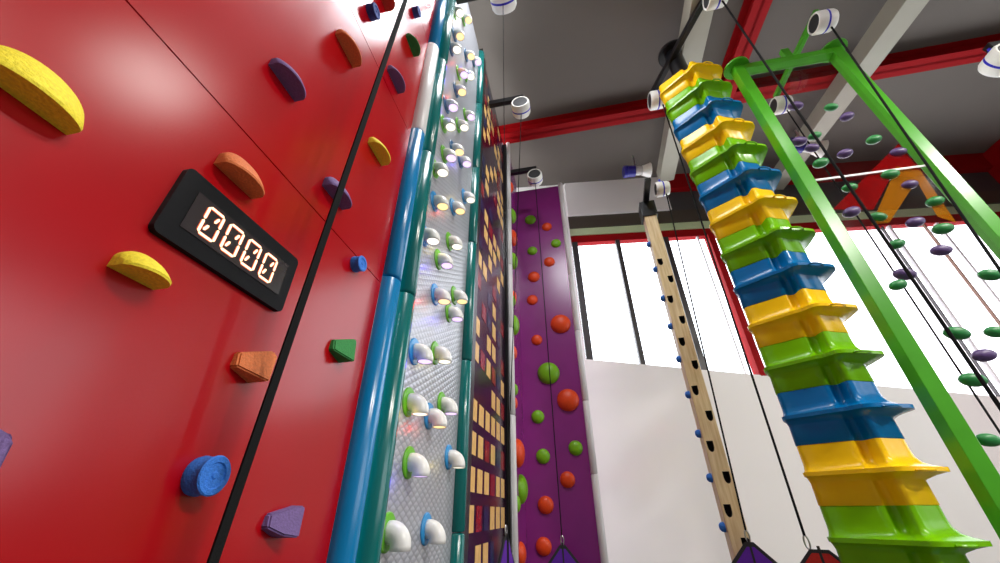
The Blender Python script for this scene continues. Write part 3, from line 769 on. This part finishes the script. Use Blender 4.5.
# ------------------------------------------------------------------ building shell
WY = R(5.3); WDIR = Vector((math.cos(WY), -math.sin(WY), 0)); WN = Vector((-math.sin(WY), -math.cos(WY), 0))   # normal toward the room
r0 = ray(600, 182); BW = CAM + r0 * (8.9 / r0.y); BW0 = Vector((BW.x, BW.y, 0))
def on_back(x, y, off=0.0):
    p = at_plane(x, y, BW0 + WN * off, WN); return (p - BW0).dot(WDIR), p.z
BROT = -WY
CEIL_E = BW.z
def back(name, bm, m): 
    o = link(name, bm, m); o.location = BW0; o.rotation_euler = (0, 0, BROT); return o
# local: X along the wall, +Y out of the building (away from the room)
xl, xr = -6.0, on_back(985, 158)[0]
zhead = on_back(600, 239.5)[1]; zred = on_back(600, 232.5)[1]; zpg = on_back(600, 226)[1]; zbz = on_back(600, 214.5)[1]
xj0 = on_back(590, 359)[0] - .1
sill = lambda x: on_back(590, 359.5)[1] + (x - on_back(590, 359.5)[0]) * (on_back(887, 386.5)[1] - on_back(590, 359.5)[1]) / (on_back(887, 386.5)[0] - on_back(590, 359.5)[0])
bm = bmesh.new()
prism(bm, [(xl, 0), (xr, 0), (xr, sill(xr)), (xj0, sill(xj0)), (xj0, CEIL_E + .3), (xl, CEIL_E + .3)], 0, .3)
struct(back('wall_back', bm, M['wallw']))
xw = on_back(668, 200)[0]
struct(back('trim_1', bx(xj0, xw, -.06, .28, zbz, CEIL_E + .3), M['wallw']))
struct(back('trim_2', bx(xj0, xr, .02, .28, zpg, zbz), M['bronze']))
struct(back('trim_3', bx(xj0, xr, .06, .28, zred, zpg), M['palegreen']))
struct(back('trim_4', bx(xj0, xr, .09, .28, zhead, zred, bev=.01), M['beam_red']))
zrb0 = on_back(690, 190)[1]
struct(back('trim_5', bx(xw, xr, .06, .28, zbz, zrb0), M['charcoal']))
struct(back('trim_6', bx(xw, xr, -.14, .28, zrb0, CEIL_E + .3), M['beam_red']))
xrc = on_back(738, 306)[0]
struct(back('trim_7', bx(xrc - .085, xrc + .085, 0, .28, sill(xrc) - .02, zhead, bev=.01), M['beam_red']))
# windows between head and sill
def window(n, x0, x1, mull):
    w = bpy.data.objects.new('window_%d' % n, None); C.objects.link(w); w.location = BW0; w.rotation_euler = (0, 0, BROT); struct(w)
    bm = bmesh.new(); prism(bm, [(x0, sill(x0)), (x1, sill(x1)), (x1, zhead), (x0, zhead)], .17, .18)
    link('pane', bm, M['glass'], w)
    for i, (x, wd, dep, k) in enumerate(mull):
        link('mullion', bx(x - wd / 2, x + wd / 2, .15 - dep, .20, sill(x) - .0, zhead, 0), M[k], w)
    return w
def bxp(x, y): return on_back(x, y)[0]
window(1, xj0, xrc - .08, [(bxp(582, 295), .16, .10, 'wdark'), (bxp(631, 302), .12, .10, 'wdark'), (bxp(685, 300), .14, .10, 'wdark'), (bxp(733, 310) - .18, .04, .05, 'wwhite')])  # last thin white bar stands in for a reflection in the glass
window(2, xrc + .08, xr, [(bxp(838, 310), .04, .02, 'wbrown'), (bxp(868, 280), .06, .04, 'wwhite'), (bxp(877, 280), .05, .03, 'wbrown'), (bxp(926, 280), .03, .02, 'wdark'),
                          (bxp(940, 290), .06, .05, 'wwhite'), (bxp(975, 280), .03, .02, 'wbrown'), (bxp(1005, 300), .06, .05, 'wwhite'), (bxp(800, 270), .04, .03, 'wbrown'), (bxp(1060, 300), .04, .03, 'wdark')])
# ceiling: sloping plane through the wall top
G1 = Vector((math.sin(R(14.6)) * math.cos(R(8.6)), math.cos(R(14.6)) * math.cos(R(8.6)), math.sin(R(8.6))))
CN = WDIR.cross(G1).normalized()
def cz(x, y): return BW.z - (CN.x * (x - BW.x) + CN.y * (y - BW.y)) / CN.z
RW0 = BW0 + WDIR * xr
SKY = (.1, 1.6, 1.0, 3.3)  # roof opening added out of view to put glare on the red wall
def ceil_quad(bm, x0, x1, y0, y1):
    vs = []
    for dz in (0, .15): vs += [bm.verts.new((x, y, cz(x, y) + dz)) for x, y in ((x0, y0), (x1, y0), (x1, y1), (x0, y1))]
    for f in ((0, 1, 2, 3), (7, 6, 5, 4), (0, 4, 5, 1), (1, 5, 6, 2), (2, 6, 7, 3), (3, 7, 4, 0)): bm.faces.new([vs[i] for i in f])
bm = bmesh.new(); X0, X1, Y0, Y1 = -7, 20, -7.5, 11
ceil_quad(bm, X0, SKY[0], Y0, Y1); ceil_quad(bm, SKY[1], X1, Y0, Y1); ceil_quad(bm, SKY[0], SKY[1], Y0, SKY[2]); ceil_quad(bm, SKY[0], SKY[1], SKY[3], Y1)
bmesh.ops.recalc_face_normals(bm, faces=bm.faces)
struct(link('ceiling', bm, M['ceil']))
sk = bpy.data.objects.new('window_3', None); C.objects.link(sk); struct(sk)  # added roof opening out of view, with its pane
bm = bmesh.new(); ceil_quad(bm, SKY[0], SKY[1], SKY[2], SKY[3]); bmesh.ops.scale(bm, vec=(1, 1, 1), verts=bm.verts)
for v in bm.verts: v.co.z += 0.02 if v.co.z < cz(v.co.x, v.co.y) + .05 else -.11
link('pane', bm, M['glass'], sk)
bm = bmesh.new(); box(bm, X0, X1, Y0, Y1, -.2, 0); struct(link('floor', bm, M['floor']))
# steel beams under the ceiling
def on_ceiling(x, y, drop):
    return at_plane(x, y, BW - Vector((0, 0, drop)), CN)
def ibeam(p, q, w, h, m, label, group, box_=False):
    L = (q - p).length; bm = bmesh.new()
    if box_: box(bm, 0, L, -w / 2, w / 2, -h / 2, h / 2, bev=.01)
    else:
        box(bm, 0, L, -w / 2, w / 2, -h / 2, -h / 2 + .03); box(bm, 0, L, -w / 2, w / 2, h / 2 - .03, h / 2); box(bm, 0, L, -.03, .03, -h / 2, h / 2)
    o = link('steel_beam' if not box_ else 'roof_purlin', bm, m); o.location = p; o.rotation_euler = (q - p).to_track_quat('X', 'Z').to_euler()
    return tag(o, label, 'roof beam', group)
bA, bB = on_ceiling(502, 135, .2), on_ceiling(1000, 45.5, .2)
dAB = (bB - bA).normalized()
ibeam(bA - dAB * .6, bB + dAB * 4, .34, .40, M['beam_red'], 'long red steel roof beam running across the whole ceiling', 'red roof beams')
b1, b2 = on_ceiling(718, 108, .2), on_ceiling(758, 0, .2)
ibeam(b1, b2 + (b2 - b1).normalized() * 2, .34, .40, M['beam_red'], 'red steel roof beam behind the top of the stacked tower', 'red roof beams')
c1, c2 = on_ceiling(665, 176, .62), on_ceiling(701, -5, .62)
ibeam(c1, c2 + (c2 - c1).normalized() * 2, .42, .40, M['beam_pale'], 'pale grey roof purlin ending above the wooden post', 'pale roof purlins', True)
c1, c2 = on_ceiling(760, 205, .62), on_ceiling(908, 0, .62)
ibeam(c1, c2 + (c2 - c1).normalized() * 2, .42, .40, M['beam_pale'], 'pale grey roof purlin passing behind the green frame', 'pale roof purlins', True)
# horn fixtures
hp = at_dist(637, 171, 8.0); horn(hp, WDIR, 'navy-capped flood light beside the top of the wooden post', 1.0)
hp2 = at_dist(806, 147, 9.0); horn(hp2, WDIR - UP * .35, 'pale flood light seen through the clear panel', 1.0)
dr = at_dist(1003, 60, 7.5); drum(dr, E1, .19, .3, 'white auto belay drum under the red beam at the picture edge')
a_ = dr + UP * .32; arm(a_, a_ + E2 * 1.6, .1, 'black arm holding the drum at the picture edge')
# right wall with tall windows
RROT = -AX
def right(name, bm, m, par=None):
    o = link(name, bm, m, par)
    if not par: o.location = RW0; o.rotation_euler = (0, 0, RROT)
    return o
ZR = CEIL_E + .4
NW = [(-3.2, -.9), (-7.0, -3.6), (-10.8, -7.4), (-14.6, -11.2)]
bm = bmesh.new(); box(bm, 0, .3, -18, .4, 0, 2.2); box(bm, 0, .3, -18, .4, 7.0, ZR)
ed = [.4] + [v for w_ in NW for v in (w_[1], w_[0])] + [-18]
for i in range(0, len(ed), 2): box(bm, 0, .3, ed[i + 1], ed[i], 2.2, 7.0)
struct(right('wall_right', bm, M['charcoal']))
struct(right('trim_8', bx(-.2, .05, -18, .3, CEIL_E - 1.4, CEIL_E - .1), M['beam_red']))
for i, (a, b) in enumerate(NW):
    w = bpy.data.objects.new('window_%d' % (4 + i), None); C.objects.link(w); w.location = RW0; w.rotation_euler = (0, 0, RROT); struct(w)
    link('pane', bx(.14, .15, a, b, 2.2, 7.0), M['glass'], w)
    bm = bmesh.new()
    for y in (a + .03, (a + b) / 2, b - .03): box(bm, .08, .2, y - .04, y + .04, 2.2, 7.0)
    box(bm, .08, .2, a, b, 4.5, 4.58); link('mullion', bm, M['wdark'], w)
# wall behind the camera
bm = bx(-7, 18, -7.3, -7.0, 0, 9.5); struct(link('wall_front', bm, M['charcoal']))

# ------------------------------------------------------------------ light
w = bpy.data.worlds.new('sky'); bpy.context.scene.world = w; w.use_nodes = True
bg = w.node_tree.nodes['Background']; bg.inputs[0].default_value = (.93, .96, 1, 1); bg.inputs[1].default_value = 4.6
def area(loc, size, size_y, target, power, col=(1, 1, 1), shape='RECTANGLE', portal=False):
    l = bpy.data.lights.new('area', 'AREA'); l.shape = shape; l.size = size; l.size_y = size_y; l.energy = power; l.color = col
    o = bpy.data.objects.new('area', l); C.objects.link(o); o.location = loc
    o.rotation_euler = (Vector(target) - Vector(loc)).to_track_quat('-Z', 'Y').to_euler()
    if portal: l.cycles.is_portal = True
    return o
# one bay lamp giving the red wall's highlight, two unseen lamps added as fill
bay = None
for x, y, lab in ((4.3, 1.5, 'round high bay lamp above the right side of the hall'), (9.5, -1.5, 'added round fill lamp far over the right side'), (7.0, -3.5, 'added round fill lamp in the rear corner of the hall')):
    z = EYE + 6.07 if x < 5 else cz(x, y) - .8
    h = thing('bay_and_fill_lamp', lab, 'ceiling lamp', (x, y, z), 0, 'high bay and added fill lamps')
    link('shade', lathe(bmesh.new(), [(0, .3), (.12, .3), (.2, .22), (.62, .0), (.60, .0), (.18, .2), (0, .2)], 28), M['steel'], h, True)
    link('stem', tb([(0, 0, .28), (0, 0, cz(x, y) - z)], .02, 8), M['steel'], h)
    area((x, y, z - .03), .8 if x > 5 else 1.15, .8, (x, y, 0), 60 if x < 5 else 680, (1, .96, .9), 'DISK')
# area lamp over the added roof opening, feeding the red wall's glare
area(((SKY[0] + SKY[1]) / 2, (SKY[2] + SKY[3]) / 2, cz((SKY[0] + SKY[1]) / 2, (SKY[2] + SKY[3]) / 2) + .25), SKY[1] - SKY[0], SKY[3] - SKY[2], ((SKY[0] + SKY[1]) / 2, (SKY[2] + SKY[3]) / 2, 0), 290)
for a, b in NW:
    c = RW0 + Matrix.Rotation(RROT, 4, 'Z') @ Vector((.4, (a + b) / 2, 4.6)); area(c, b - a, 4.8, c - E2, 10, portal=True)
c = BW0 + WDIR * ((xj0 + xr) / 2) - WN * .4 + UP * 6.2; area(c, xr - xj0, zhead - 3.4, c + WN, 10, portal=True)

# ------------------------------------------------------------------ camera and view
cam = bpy.data.cameras.new('camera'); cam.sensor_width = 36; cam.lens = 36 * FOC / 1000; cam.clip_start = .05
co = bpy.data.objects.new('camera', cam); C.objects.link(co); co.location = CAM; co.rotation_euler = (math.pi / 2 + PITCH, 0, 0)
bpy.context.scene.camera = co
vs = bpy.context.scene.view_settings
vs.view_transform = 'Standard'; vs.look = 'None'; vs.gamma = 1; vs.use_curve_mapping = False; vs.exposure = 0.06
